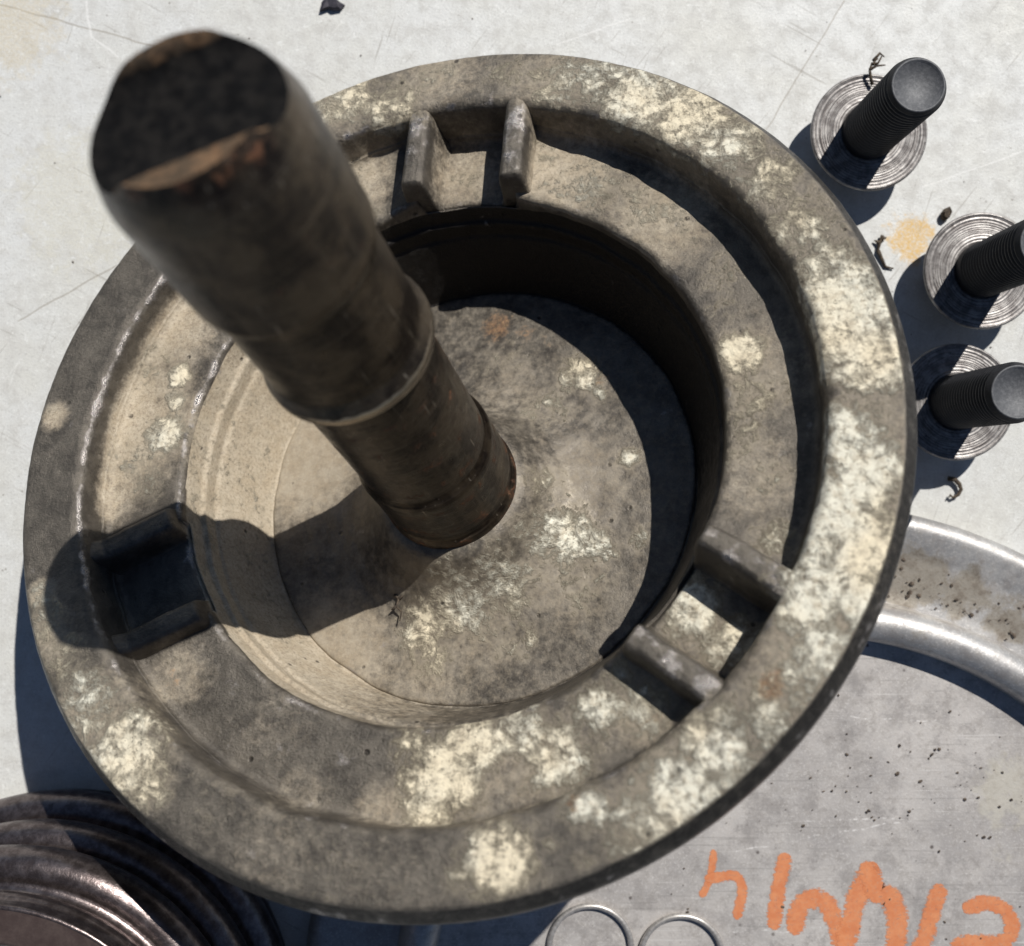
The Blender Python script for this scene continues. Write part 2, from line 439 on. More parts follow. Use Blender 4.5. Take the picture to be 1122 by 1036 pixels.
def mat_paint():
    n = NT('orange_paint_pen')
    v = n.noise(0.5, 5, 0.7)
    c = n.mix(n.ramp(v, 0.35, 0.7), (0.60, 0.20, 0.080), (0.68, 0.27, 0.12))
    c = n.mix(n.ramp(n.noise(1.6, 5, 0.75), 0.52, 0.70, 0, 0.6), c, (0.50, 0.30, 0.20))
    n.set(color=c, rough=0.6, normal=n.bump(v, 0.05, 0.4))
    edge = n.attr('edge')
    w = n.math('ADD', n.math('MULTIPLY', n.math('SUBTRACT', n.noise(1.1, 6, 0.8), 0.5), 1.9), n.math('MULTIPLY', n.math('SUBTRACT', n.noise(1.0, 3, 0.6, n.mapping(n.P, (0.25, 2.5, 1))), 0.5), 0.9))
    m = n.ramp(n.math('ADD', n.math('MULTIPLY', edge, 0.55), w), 0.08, 0.40)
    tr = n.t.nodes.new('ShaderNodeBsdfTransparent')
    mx = n.t.nodes.new('ShaderNodeMixShader')
    n.t.links.new(n.math('MULTIPLY', m, 0.86), mx.inputs[0])
    n.t.links.new(tr.outputs[0], mx.inputs[1])
    n.t.links.new(n.b.outputs[0], mx.inputs[2])
    n.t.links.new(mx.outputs[0], n.t.nodes['Material Output'].inputs['Surface'])
    return n.m

PLATE_C = Vector((58.2, -106.1, 0.0))
M_BENCH = mat_bench()
M_CAST = mat_cast()
M_DISC = mat_cast('dusty_floor_plate', 0.45, 0.76)
M_SHAFT = mat_shaft()
M_SLOT = mat_slot()
M_BBLACK = mat_bolt_black()
M_BEND = mat_bolt_end()
M_BFACE = mat_bolt_face()
M_FLOOR = mat_plate('machined_plate_floor', True)
M_RIM = mat_plate('cast_aluminium_rim', False)
M_PAINT = mat_paint()
M_RING = mat_simple('dark_oiled_steel', (0.10, 0.080, 0.078), (0.20, 0.168, 0.164), 0.30, 0.9, 0.5, 0.16)
M_RINGFLAT = mat_simple('brown_oiled_face', (0.085, 0.060, 0.055), (0.125, 0.092, 0.082), 0.45, 0.5, 0.3, 0.08)
M_STAND_IN = mat_simple('bench_stand_in_face', (0.52, 0.52, 0.49), (0.64, 0.64, 0.61), 0.6, 0.0, 0.5, 0.1)
M_WIRE = mat_simple('dull_spring_wire', (0.34, 0.325, 0.31), (0.52, 0.50, 0.48), 0.42, 0.6, 1.5, 0.05)
M_TWIG = mat_simple('dry_twig', (0.035, 0.026, 0.020), (0.10, 0.075, 0.05), 0.9, 0.0, 1.5, 0.1)
M_CRUMB = mat_simple('dirt_crumb', (0.040, 0.030, 0.024), (0.13, 0.10, 0.075), 0.9, 0.0, 1.2, 0.1)
M_BLACKBIT = mat_simple('black_rubber_bit', (0.022, 0.020, 0.030), (0.05, 0.045, 0.06), 0.7, 0.0, 1.0, 0.2)

# ------------------------------------------------------------------ bench
bench = mesh_obj('bench_top', [(-900, -900, 0), (900, -900, 0), (900, 900, 0), (-900, 900, 0)], [(0, 1, 2, 3)], M_BENCH, smooth=False)
tag(bench, 'scratched dirty white painted bench top', None, kind='structure')

# ------------------------------------------------------------------ flanged hub (tilted on the bench)
HC = Vector((-14.443, 8.262, CAM_H - 186.636))
HN = Vector((-0.286, 0.405, 1.0)).normalized()
hx = (Vector((1, 0, 0)) - HN * HN.x).normalized()
hy = HN.cross(hx)
HUB_R = Matrix((hx, hy, HN)).transposed()
hub = empty('flanged_hub', HC)
hub.rotation_euler = HUB_R.to_euler()
tag(hub, 'corroded round flanged hub with a rusty slotted shaft, lying tilted on the bench', 'machine part')

CAMP = Vector((0, 0, CAM_H))
def on_plane(px, py, C, R, h):
    """photo position -> local (u, v) and distance on the plane h above C in frame R"""
    d = Vector(((px - 561) / FPX, -(py - 518) / FPX, -1.0))
    n = R.col[2]; c = C + n * h
    t = (c - CAMP).dot(n) / d.dot(n)
    p = CAMP + d * t - c
    return p.dot(R.col[0]), p.dot(R.col[1]), t

LEDGE = -7.6
def blobs(lst, C, R, h):
    out = []
    for (x, y, r, a) in lst:
        u, v, t = on_plane(x, y, C, R, h)
        out.append((u, v, r * t / FPX, a))
    return np.array(out)

SC_F = blobs([(345, 125, 34, .66), (385, 105, 36, .72), (430, 120, 36, .66), (480, 78, 26, .35), (560, 84, 30, .4), (612, 92, 34, .62), (655, 85, 36, .66),
              (700, 103, 48, .85), (752, 128, 48, .85), (800, 155, 42, .75), (842, 195, 40, .6), (880, 245, 40, .62), (905, 290, 38, .7),
              (925, 335, 60, .95), (955, 385, 50, .9), (905, 385, 44, .8), (960, 430, 26, .35), (925, 480, 46, .85), (950, 520, 46, .9), (915, 560, 50, .95), (945, 600, 50, .95),
              (900, 610, 46, .9), (935, 645, 50, .9), (885, 660, 46, .85), (905, 710, 46, .75), (870, 745, 36, .6), (835, 790, 42, .62), (785, 815, 50, .75), (745, 870, 50, .85),
              (700, 905, 40, .7), (800, 850, 36, .72), (645, 885, 28, .75), (545, 943, 44, .9), (505, 960, 20, .5), (600, 925, 16, .4), (640, 945, 14, .4),
              (95, 770, 44, .6), (140, 825, 50, .85), (165, 865, 24, .7), (70, 725, 34, .5), (52, 680, 26, .55), (46, 650, 18, .6), (60, 455, 20, .28),
              (300, 880, 40, .16), (230, 870, 40, .16), (360, 940, 60, .12), (310, 130, 30, .3)], HC, HUB_R, 0)
SC_L = blobs([(813, 385, 26, .95), (830, 430, 34, .5), (815, 470, 30, .45), (800, 500, 24, .35), (845, 520, 24, .35), (790, 300, 24, .4), (730, 245, 40, .35), (790, 340, 20, .3),
              (760, 660, 36, .85), (800, 700, 36, .75), (745, 690, 24, .5), (485, 855, 48, .9), (470, 885, 34, .8), (520, 815, 40, .85), (570, 800, 36, .75), (455, 820, 26, .6), (610, 830, 44, .72),
              (655, 775, 30, .78), (680, 740, 24, .5), (700, 775, 34, .68), (640, 815, 30, .4), (720, 770, 16, .6), (196, 412, 15, .95), (192, 440, 13, .8), (180, 475, 26, .85), (150, 500, 30, .4), (160, 530, 26, .4),
              (170, 400, 30, .3), (590, 170, 26, .45), (650, 205, 36, .42), (700, 225, 30, .4), (610, 205, 26, .4), (380, 190, 26, .4), (400, 235, 22, .4), (510, 195, 26, .3), (190, 740, 30, .2), (850, 590, 24, .6)], HC, HUB_R, LEDGE)
TAN_F = blobs([(300, 930, 70, .3), (480, 980, 60, .2), (160, 850, 50, .35), (360, 110, 60, .5), (480, 80, 60, .5), (600, 90, 60, .45), (740, 120, 80, .45), (860, 240, 70, .3), (940, 500, 110, .4), (880, 720, 90, .45), (740, 880, 90, .45), (60, 455, 18, .75), (45, 650, 18, .7), (100, 790, 60, .5), (50, 700, 40, .5), (420, 960, 90, .22), (250, 900, 70, .2)], HC, HUB_R, 0)
TAN_L = blobs([(150, 460, 75, .85), (190, 360, 60, .75), (120, 540, 40, .7), (380, 200, 60, .75), (510, 185, 50, .6), (620, 190, 60, .75), (720, 240, 70, .6), (820, 400, 70, .45), (820, 520, 60, .45), (770, 680, 60, .35),
               (560, 840, 90, .4), (200, 740, 40, .5), (300, 800, 60, .28), (330, 870, 40, .35), (420, 890, 40, .5), (700, 780, 50, .45)], HC, HUB_R, LEDGE)
RUST_F = blobs([(845, 752, 20, .75), (855, 740, 14, .6), (632, 880, 16, .6), (930, 690, 16, .35), (545, 105, 10, .4), (700, 925, 14, .3)], HC, HUB_R, 0)
RUST_L = blobs([(190, 745, 16, .5), (715, 790, 14, .4), (450, 845, 12, .3)], HC, HUB_R, LEDGE)

OIL_F = blobs([(835, 235, 40, .38), (870, 320, 26, .36), (880, 430, 24, .34), (60, 560, 40, .40), (75, 430, 44, .42), (115, 325, 40, .42), (150, 285, 30, .40), (665, 925, 34, .38), (590, 965, 36, .34), (420, 985, 60, .34),
               (690, 860, 30, .38), (860, 800, 24, .42), (500, 62, 30, .36), (400, 135, 22, .40), (180, 890, 40, .32), (960, 690, 26, .42), (820, 740, 30, .36), (975, 450, 20, .36)], HC, HUB_R, 0)
OIL_L = blobs([(745, 285, 34, .34), (800, 330, 26, .36), (230, 745, 44, .34), (330, 815, 60, .36), (410, 850, 40, .34), (640, 755, 24, .40), (620, 860, 24, .36), (190, 385, 16, .44), (175, 440, 14, .46), (200, 480, 16, .44), (380, 165, 26, .40), (790, 560, 24, .34)], HC, HUB_R, LEDGE)

def paint(xy, bl):
    v = np.zeros(len(xy))
    for (u, w, r, a) in bl:
        d2 = ((xy[:, 0] - u) ** 2 + (xy[:, 1] - w) ** 2) / (r * r)
        v = np.maximum(v, a * np.exp(-0.75 * d2 ** 1.5))
    return v

def cast_attrs(V, bare_glint=None):
    """tones of the casting: lime scale, dust, rust, dark patches, painted bore shade and edge glints"""
    xy = V[:, :2]; z = V[:, 2]; r = np.hypot(xy[:, 0], xy[:, 1])
    wl = np.clip((-z - 2.5) / 3.0, 0, 1)
    s = paint(xy, SC_F) * (1 - wl) + paint(xy, SC_L) * wl
    t = paint(xy, TAN_F) * (1 - wl) + paint(xy, TAN_L) * wl
    ru = paint(xy, RUST_F) * (1 - wl) + paint(xy, RUST_L) * wl
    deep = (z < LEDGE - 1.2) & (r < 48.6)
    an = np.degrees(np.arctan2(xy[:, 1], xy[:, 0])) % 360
    lit_side = np.exp(-((an - 190) / 75.0) ** 2)
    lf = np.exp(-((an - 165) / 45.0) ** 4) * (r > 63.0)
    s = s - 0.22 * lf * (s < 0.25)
    t = np.where(deep, 0.02 + 1.0 * lit_side, t)  # bore dust and crust favour the sunlit wall; the opposite shade is painted
    s = np.where(deep, -0.35 + 0.62 * lit_side, s)
    s = np.where(r > 74.6, s - 0.55, s)
    t = np.where(r > 74.6, 0.0, t)
    oil_shade = np.where(r > 74.6, 0.66, 0.30 * lf)
    oil_shade = np.where((z < -9.8) & (r < 48.4), 0.92 * np.exp(-((((an - 55 + 180) % 360) - 180) / 72.0) ** 4), oil_shade)  # bore wall away from the sun darkened in colour, painting its shade
    oil_shade = np.maximum(oil_shade, (paint(xy, OIL_F) * (1 - wl) + paint(xy, OIL_L) * wl) * (z > -11))
    return dict(oil_shade=oil_shade, scale=s, tan=t, rust=ru, bare_glint=np.zeros(len(V)) if bare_glint is None else bare_glint)

# profile of the casting: hub underside, flange edge, flange top, ledge, bore, floor
prof = [(0.5, -31.6), (36.0, -31.6), (39.5, -31.2), (42.7, -29.6), (50.0, -18.6), (64.0, -10.8), (65.6, -6.4), (66.4, -6.0), (74.6, -6.0)]
prof += arc_pts(75.2, -4.8, 1.2, -90, 0, 5)
prof += [(76.4, -3.0), (76.3, -2.6), (75.9, -2.0), (74.9, -0.5), (74.5, -0.1), (74.1, 0.0)]
prof2 = [(74.1, 0.0), (65.4, 0.0)]
prof2 += arc_pts(65.4, -2.0, 2.0, 90, 172, 12)
prof2 += [(62.7, LEDGE + 1.4)]
prof2 += arc_pts(61.3, LEDGE + 1.4, 1.4, 0, -90, 7)
prof2 += arc_pts(49.6, LEDGE - 1.6, 1.6, 90, 172, 9)
prof2 += [(47.3, -13.0), (46.6, -13.3), (46.4, -16.5), (45.8, -17.0), (45.2, -18.6), (41.8, -28.2), (41.2, -29.7), (0.5, -30.1)]
pr = np.vstack([dense(prof, 1.4), dense(prof2, 0.62)[1:]])
SEG = 640
PAIRS = (84.3, -38.0, 203.0)
V, F = lathe(pr, SEG)
z0 = V[:, 2].copy(); r0 = np.hypot(V[:, 0], V[:, 1])
keep = (r0 > 38) & (z0 > -30)
for i in np.nonzero(keep)[0]:
    p = V[i]
    q = fbm(p, 0.11, 3) * 0.38 + fbm(p, 0.6, 2) * 0.16
    V[i, 2] += q * (1.0 if z0[i] > -8.2 else 0.4)
    if 47.0 < r0[i] < 63.4 and -9.4 < z0[i] < -2.0:
        for phi in PAIRS:
            dx, dy = math.cos(math.radians(phi)), math.sin(math.radians(phi))
            al = p[0] * dx + p[1] * dy; ac = abs(-p[0] * dy + p[1] * dx)
            if al > 40 and ac < 19.5:
                w_ = min(1.0, (-2.0 - z0[i]) / 4.0)
                if ac < 9.3: V[i, 2] -= 2.0 * w_ * min(1.0, (9.3 - ac) / 1.2)
                else: V[i, 2] += (2.2 if phi != 203.0 else 0.8) * w_ * (1 - (ac - 9.3) / 10.2) ** 2
    e = fbm((p[0] + 40, p[1] - 11, p[2] * 0.3), 0.16, 3) * 0.55
    if 46 < r0[i] < 74.4:
        k = 1 + e / r0[i]
        V[i, 0] *= k; V[i, 1] *= k
bare_glint = np.zeros(len(V))
an0 = np.degrees(np.arctan2(V[:, 1], V[:, 0])) % 360
edge_glint = 0.45 + 0.55 * np.exp(-((an0 - 165) / 42.0) ** 4)  # edges paler towards the left, painting the sun's glint on them
bare_glint += 0.85 * np.exp(-((r0 - 63.9) / 0.55) ** 2) * (z0 > -2.5) * edge_glint
bare_glint += 0.80 * np.exp(-((r0 - 48.7) / 0.7) ** 2) * (z0 > LEDGE - 2.2) * edge_glint
bare_glint += 0.62 * np.exp(-((r0 - 76.1) / 0.25) ** 2) * (z0 > -2.8) * (z0 < -1.2)
casting = mesh_obj('casting', V, F, M_CAST, hub, attrs=cast_attrs(V, bare_glint))
casting['label'] = 'round cast body with wide flange, inner ledge and bore, crusted with pale scale'

# six ribs in three pairs
def make_rib(phi, off, seed, low=0.0):
    d = np.array([math.cos(math.radians(phi)), math.sin(math.radians(phi))])
    s = np.array([-d[1], d[0]])
    r_in, r_out = 48.4, 66.6
    na, nc = 60, 34
    VV = np.zeros((na, nc, 3))
    for i in range(na):
        a = r_in + (r_out - r_in) * i / (na - 1)
        # radial stations measured so that both ribs of a pair end on the bore circle
        base = math.sqrt(a * a - off * off)
        rise = min(1.0, (a - r_in) / 1.2)
        rise = math.sqrt(max(0.0, 1 - (1 - rise) ** 2))
        for j in range(nc):
            w = -1 + 2 * j / (nc - 1)
            half = 3.7
            x = w * half
            h = float(np.interp(abs(x), [0, 1.3, 1.9, 2.3, 2.6, 3.0, 3.7], [1, .985, .93, .80, .48, .14, 0]))
            top = -0.30 if a > 62 else -0.30 - 0.8 * (62 - a) / 15
            top -= low * min(1.0, (66.6 - a) / 5.0)
            zf = LEDGE - 2.4
            if a < 49.0: zf = LEDGE - 2.4 - (49.0 - a) * 0.9
            z = zf + (top - zf) * h * (0.02 + 0.98 * rise)
            p = d * base + s * (off + x)
            nn = fbm((p[0], p[1], seed * 3.0), 0.22, 3)
            VV[i, j] = (p[0] + nn * 0.35, p[1] + nn * 0.3, z + nn * 0.5 * h)
    FF = grid_faces(na, nc, False)
    Vf = VV.reshape(-1, 3)
    at = cast_attrs(Vf)
    hgt = np.clip((Vf[:, 2] + 3.0) / 2.2, 0, 1)
    at['bare_glint'] = 0.55 * hgt
    # crown of a rib keeps little crust towards the bore
    rr = np.hypot(Vf[:, 0], Vf[:, 1])
    at['scale'] = at['scale'] * np.clip((rr - 47) / 14, 0.15, 1)
    return mesh_obj('rib', Vf, FF[:, ::-1] if False else FF, M_CAST, hub, attrs=at)

k = 0
for phi in PAIRS:
    for off in (-9.3, 9.3):
        make_rib(phi, off, k, 3.6 if phi == 203.0 else 0.0); k += 1

# hub plate (the disc in the bore) and shaft share an axis that leans a little
SB = HC - HN * 29.3 + hx * -1.8 + hy * -3.6              # centre of the plate's top
ST = Vector((-34.9, 38.0, CAM_H - 118.0))              # centre of the shaft's end
SN = (ST - SB).normalized()
SLEN = (ST - SB).length
sx = (Vector((1, 0, 0)) - SN * SN.x).normalized()
sy = SN.cross(sx)
SH_R = Matrix((sx, sy, SN)).transposed()
Mhub = Matrix.Translation(HC * MM) @ HUB_R.to_4x4()
Msh = Matrix.Translation(SB * MM) @ SH_R.to_4x4()
LOCAL = Mhub.inverted() @ Msh
LOCAL_PLATE = Mhub.inverted() @ Matrix.Translation(SB * MM) @ HUB_R.to_4x4()

SC_D = blobs([(625, 590, 34, .75), (655, 600, 22, .7), (600, 600, 26, .6), (465, 690, 30, .75), (510, 670, 36, .65), (560, 640, 34, .6), (470, 720, 26, .6), (560, 700, 26, .45), (635, 410, 24, .75), (655, 425, 16, .6),
              (690, 500, 12, .8), (600, 450, 30, .4), (560, 390, 20, .3), (580, 700, 10, .7), (640, 640, 34, .4), (540, 400, 20, .3), (700, 590, 14, .5), (500, 640, 20, .5), (610, 540, 24, .4)], SB, HUB_R, 0)
TAN_D = blobs([(340, 500, 90, .9), (360, 720, 90, .85), (460, 760, 70, .6), (560, 430, 60, .5), (650, 520, 70, .5), (620, 640, 80, .5), (520, 700, 70, .55)], SB, HUB_R, 0)
RUST_D = blobs([(545, 358, 22, .7), (575, 365, 16, .5), (660, 415, 14, .5), (600, 372, 12, .4), (505, 755, 18, .35), (700, 640, 14, .3)], SB, HUB_R, 0)

dp = [(40.7, -1.0)] + arc_pts(40.5, -0.5, 0.5, -60, 90, 4) + [(39.0, 0.0), (29.0, 0.15), (25.0, 0.6), (22.0, 1.4), (19.5, 2.6), (17.4, 4.2), (15.8, 6.0), (14.6, 7.8), (13.6, 9.0), (12.6, 9.7), (11.4, 10.0)]
off_axis = HUB_R.transposed() @ (HC - SB)
V, F = lathe(dense(dp, 0.7), 420)
rd = np.hypot(V[:, 0], V[:, 1])
for i in range(len(V)):
    p = V[i]
    if V[i, 2] > -0.4:
        V[i, 2] += fbm(p, 0.13, 3) * 0.3 + fbm(p, 0.55, 2) * 0.16
    k2 = 1.0 + fbm((p[0], p[1], 3), 0.12, 2) * 0.014
    V[i, 0] *= k2; V[i, 1] *= k2
    q = min(1.0, max(0.0, (rd[i] - 20.0) / 16.0))
    V[i, 0] += off_axis.x * q; V[i, 1] += off_axis.y * q
at = dict(scale=paint(V, SC_D), tan=np.maximum(0.34, paint(V, TAN_D)), rust=np.maximum(paint(V, RUST_D), 0.28 * np.exp(-((rd - 12.8) / 1.5) ** 2)), bare_glint=0.3 * np.exp(-((rd - 40.7) / 0.4) ** 2), oil_shade=np.zeros(len(V)))
at['tan'] = at['tan'] * 0.86
plate = mesh_obj('hub_plate', V, F, M_DISC, hub, attrs=at)
plate.matrix_local = LOCAL_PLATE
plate['label'] = 'tan dusted disc at the bottom of the bore around the shaft foot'

# shaft: foot ring, lower journal, collar edge, upper body
HCOL = 58.5
HTIP0 = SLEN - 13.0
sp = [(12.3, 6.0), (12.3, 10.6), (12.1, 11.2), (11.7, 11.6), (11.75, 13.2), (12.0, 13.8), (11.9, 25.2), (11.6, 26.0), (11.1, 26.6), (11.05, HCOL - 2.4), (10.7, HCOL - 1.8)]
sp += arc_pts(11.6, HCOL + 0.2, 1.2, -90, 0, 7) + [(12.75, HCOL + 1.2), (12.2, HCOL + 2.4), (11.75, HCOL + 3.6), (11.7, HCOL + 20.5), (11.85, HCOL + 21.3), (12.55, HCOL + 22.6), (12.75, HCOL + 23.6), (12.75, HTIP0)]
V, F = lathe(dense(sp, 0.8), 160)
zz = V[:, 2].copy()
for i in range(len(V)):
    kk = 1 + fbm(V[i], 0.35, 2) * 0.006 + fbm(V[i], 0.1, 2) * 0.008
    V[i, 0] *= kk; V[i, 1] *= kk
ang = np.degrees(np.arctan2(V[:, 1], V[:, 0]))
rust = 0.22 * np.exp(-((zz - 12.0) / 2.6) ** 2) + 0.42 * ((zz < HCOL - 1) & (zz > 8)) * (0.6 + 0.4 * np.sin(zz * 0.9)) + 0.26 * (zz > HCOL + 3)
bare_glint = 1.25 * np.exp(-((zz - HCOL - 0.3) / 1.1) ** 2) + 0.42 * np.exp(-((zz - HCOL - 22.4) / 0.8) ** 2)  # collar's highlight painted as a band of pale metal
shaft = mesh_obj('shaft', V, F, M_SHAFT, hub, attrs=dict(rust=rust, bare_glint=bare_glint))
shaft.matrix_local = LOCAL
shaft['label'] = 'stepped oily brown steel shaft standing up from the hub'

# slotted, chamfered end of the shaft
u0, v0, t0 = on_plane(112, 181, ST, SH_R, 0)
u1, v1, t1 = on_plane(315, 96, ST, SH_R, 0)
sd = np.array([u1 - u0, v1 - v0]); sd /= np.linalg.norm(sd)
sw = np.array([-sd[1], sd[0]])
mid = np.array([0.5 * (u0 + u1), 0.5 * (v0 + v1)])
CH0, CH1, RT0, RT1 = HTIP0, SLEN, 12.75, 10.4
SLOT_LO, SLOT_HI = -7.2, 8.7
DEPTH = 2.4
def slot_z(x, y):
    w = x * sw[0] + y * sw[1]
    c = 0.5 * (SLOT_LO + SLOT_HI); hw = 0.5 * (SLOT_HI - SLOT_LO)
    q = abs(w - c) / hw
    if q >= 1: 
        return SLEN - 0.35 * max(0, 1 - (q - 1) * hw / 0.8) ** 2
    return SLEN - 0.35 - DEPTH * (1 - q ** 4) ** 0.7
nth = 360
rows = []
side_n = 16
th = np.linspace(0, 2 * np.pi, nth, endpoint=False)
def r_at(z):
    q = (z - CH0) / (CH1 - CH0)
    if q < 0.45: return RT0 - 0.12 * q
    return RT0 - 0.054 - (RT0 - RT1 - 0.054) * ((q - 0.45) / 0.55) ** 1.35
zt = np.array([slot_z(RT1 * math.cos(a), RT1 * math.sin(a)) for a in th])
for i in range(side_n + 1):
    row = []
    for j, a in enumerate(th):
        z = CH0 + (zt[j] - CH0) * i / side_n
        r = r_at(z)
        row.append((r * math.cos(a), r * math.sin(a), z))
    rows.append(row)
ncap = 60
for i in range(1, ncap + 1):
    row = []
    f_ = 1 - i / ncap * 0.985
    for j, a in enumerate(th):
        rr = r_at(zt[j]) * f_
        x, y = rr * math.cos(a), rr * math.sin(a)
        row.append((x, y, slot_z(x, y) + 0.3 * fbm((x, y, 0), 0.35, 3)))
    rows.append(row)
V = np.array(rows).reshape(-1, 3)
nr = len(rows)
F = [tuple(f) for f in grid_faces(nr, nth, True)]
F.append(tuple((nr - 1) * nth + j for j in range(nth)))
idx = np.arange(len(V)) // nth
# ragged broken rim of the slot at its far end
for i in range(len(V)):
    if idx[i] >= side_n - 3:
        V[i, 2] += 0.16 * fbm(V[i], 0.5, 3)
split = (side_n - 4) * nth
capV = V
sidefaces = [f for f in F if max(f) < (side_n + 1) * nth and len(f) == 4]
capfaces = [f for f in F if not (max(f) < (side_n + 1) * nth and len(f) == 4)]
zs = V[:, 2]
sv_ = V[:(side_n + 1) * nth]
wv = sv_[:, 0] * sw[0] + sv_[:, 1] * sw[1]
edge = np.clip((sv_[:, 2] - (SLEN - 5.0)) / 4.5, 0, 1)
tip = mesh_obj('slotted_tip', sv_, sidefaces, M_SHAFT, shaft,
               attrs=dict(rust=0.20 + 0.30 * edge, bare_glint=0.45 * np.clip((sv_[:, 2] - (SLEN - 2.0)) / 2.0, 0, 1)))
cv = V[side_n * nth:]
capf = [tuple(i - side_n * nth for i in f) for f in capfaces]
land = np.clip((cv[:, 2] - (SLEN - 2.2)) / 1.5, 0, 1)
slot = mesh_obj('slot', cv, capf, M_SLOT, shaft, attrs=dict(bare_glint=land * np.where(cv @ np.array([sw[0], sw[1], 0]) > 0, 0.5, 1.0), rust=0.45 * land * (cv @ np.array([sw[0], sw[1], 0]) < 0)))

# ------------------------------------------------------------------ bolts standing on their heads
def bolt_meshes():
    head = []
    # washer face, dished, with turned rings
    hp = [(5.2, 7.7)]
    r = 5.6
    while r < 11.0:
        w_ = random.uniform(0.32, 0.85); d_ = random.uniform(0.03, 0.13)
        hp += [(r, 7.86 - d_), (r + 0.3 * w_, 7.88), (r + 0.8 * w_, 7.87), (r + 0.92 * w_, 7.86 - d_)]
        r += w_
    hp += arc_pts(11.0, 7.4, 0.55, 90, -40, 6)
    hp += [(10.9, 6.4), (9.2, 5.6), (8.1, 5.1)]
    face, ff = lathe(hp, 96)
    # hex below the washer
    hexv = []; hexf = []
    rings = [(7.9, 5.2), (8.4, 4.8), (8.4, 0.9), (7.7, 0.0)]
    for (rr, z) in rings:
        for k in range(6):
            a = math.radians(60 * k + 12)
            hexv.append((rr * math.cos(a), rr * math.sin(a), z))
    for i in range(len(rings) - 1):
        for k in range(6):
            hexf.append((i * 6 + (k + 1) % 6, i * 6 + k, (i + 1) * 6 + k, (i + 1) * 6 + (k + 1) % 6))
    hexf.append(tuple(18 + k for k in range(6)))
    # threaded shank, real helix
    L0, L1, pitch = 7.6, 35.0, 1.25
    n_z, n_t = 200, 56
    SV = []
    for i in range(n_z + 1):
        z = L0 + (L1 - L0) * i / n_z
        for k in range(n_t):
            a = 2 * math.pi * k / n_t
            ph = (z / pitch - k / n_t) % 1.0
            tri = abs(2 * ph - 1)
            rr = 5.4 - 0.40 * (1 - min(1.0, tri * 1.25))
            if z < L0 + 2.5: rr = 5.4
            if z > L1 - 1.6: rr = min(rr, 5.4 - (z - (L1 - 1.4)) * 0.5)
            SV.append((rr * math.cos(a), rr * math.sin(a), z))
    SF = [tuple(f) for f in grid_faces(n_z + 1, n_t, True)]
    # end face with a raised rim
    ep = [(4.74, 34.85), (4.70, 35.05), (4.5, 35.12), (4.3, 35.05), (4.15, 34.8), (0.2, 34.74)]
    EV, EF = lathe(ep, 64)
    EF = [tuple(f) for f in EF] + [tuple(5 * 64 + k for k in range(64))]
    return (face, ff), (hexv, hexf), (SV, SF), (EV, EF)
BM = bolt_meshes()
def make_bolt(px, py, rot, label):
    p = world_at(px, py, 8.0)
    b = empty('flange_bolt', (p.x, p.y, 0))
    b.rotation_euler = (0, 0, rot)
    tag(b, label, 'bolt', 'bolts standing on their heads')
    return b
def bolt_parts(b):
    w = mesh_obj('washer_face', *BM[0], M_BFACE, b)
    hx_ = mesh_obj('hex_head', *BM[1], M_BBLACK, b, smooth=False)
    s = mesh_obj('threaded_shank', *BM[2], M_BBLACK, b)
    e = mesh_obj('shank_end', *BM[3], M_BEND, s)
    return [w, hx_, s, e]
bolt0 = make_bolt(953, 144, 0.3, 'black flange bolt standing on its head, topmost of the three, a dry twig beside it')
parts0 = bolt_parts(bolt0)
for (px, py, rot, lab) in ((1077, 296, 1.7, 'black flange bolt cut by the right edge of the picture, beside the ochre stain'),
                           (1049, 440, 2.9, 'lowest black flange bolt, against the hub, the middle bolt shading its washer')):
    b = make_bolt(px, py, rot, lab)
    cp = []
    for o in parts0[:3]:
        c = o.copy(); col.objects.link(c); c.parent = b; cp.append(c)
    c = parts0[3].copy(); col.objects.link(c); c.parent = cp[2]

# ------------------------------------------------------------------ big round plate with rolled lip
pl = empty('round_cover_plate', PLATE_C)
tag(pl, 'large grey round metal plate with a raised rounded lip and orange hand lettering', 'plate')
PF = 7.0
def plate_attrs(V, band):
    xy = V[:, :2]
    if band:
        bl = []
        for (x, y, r, a) in ((1010, 632, 36, .95), (1060, 652, 36, .85), (1105, 678, 36, .75), (990, 645, 30, .9), (985, 610, 24, .6), (1085, 640, 30, .4)):
            p = world_at(x, y, 6) - PLATE_C; bl.append((p.x, p.y, r * 0.177, a))
    else:
        bl = []
        for (x, y, r, a) in ((1110, 870, 50, .7), (1040, 840, 40, .3), (1000, 960, 60, .15), (1122, 930, 40, .5)):
            p = world_at(x, y, 7) - PLATE_C; bl.append((p.x, p.y, r * 0.177, a))
    return dict(dirt=paint(xy, np.array(bl)))
op = [(96.0, 0.2), (99.6, 0.4)] + arc_pts(97.4, 3.4, 2.8, -30, 90, 9) + [(96.0, 6.0), (92.0, 5.3), (84.0, 5.0), (81.6, 5.2)]
V, F = lathe(dense(op, 1.0), 420)
for i in range(len(V)): V[i, 2] += 0.14 * fbm(V[i], 0.12, 3)
mesh_obj('outer_flange', V, F, M_RIM, pl, attrs=plate_attrs(V, True))
lp = [(82.0, 4.8), (81.6, 7.0)] + arc_pts(77.8, 9.4, 3.7, -5, 185, 22) + [(73.9, 7.4), (73.7, 6.6)]
V, F = lathe(dense(lp, 1.0), 420)
for i in range(len(V)): V[i, 2] += 0.10 * fbm(V[i], 0.15, 3)
mesh_obj('rolled_lip', V, F, M_RIM, pl, attrs=dict(dirt=0.30 * np.ones(len(V))))
fp = [(74.0, PF), (0.4, PF)]
V, F = lathe(dense(fp, 1.2), 300)
Fl = [tuple(f) for f in F]
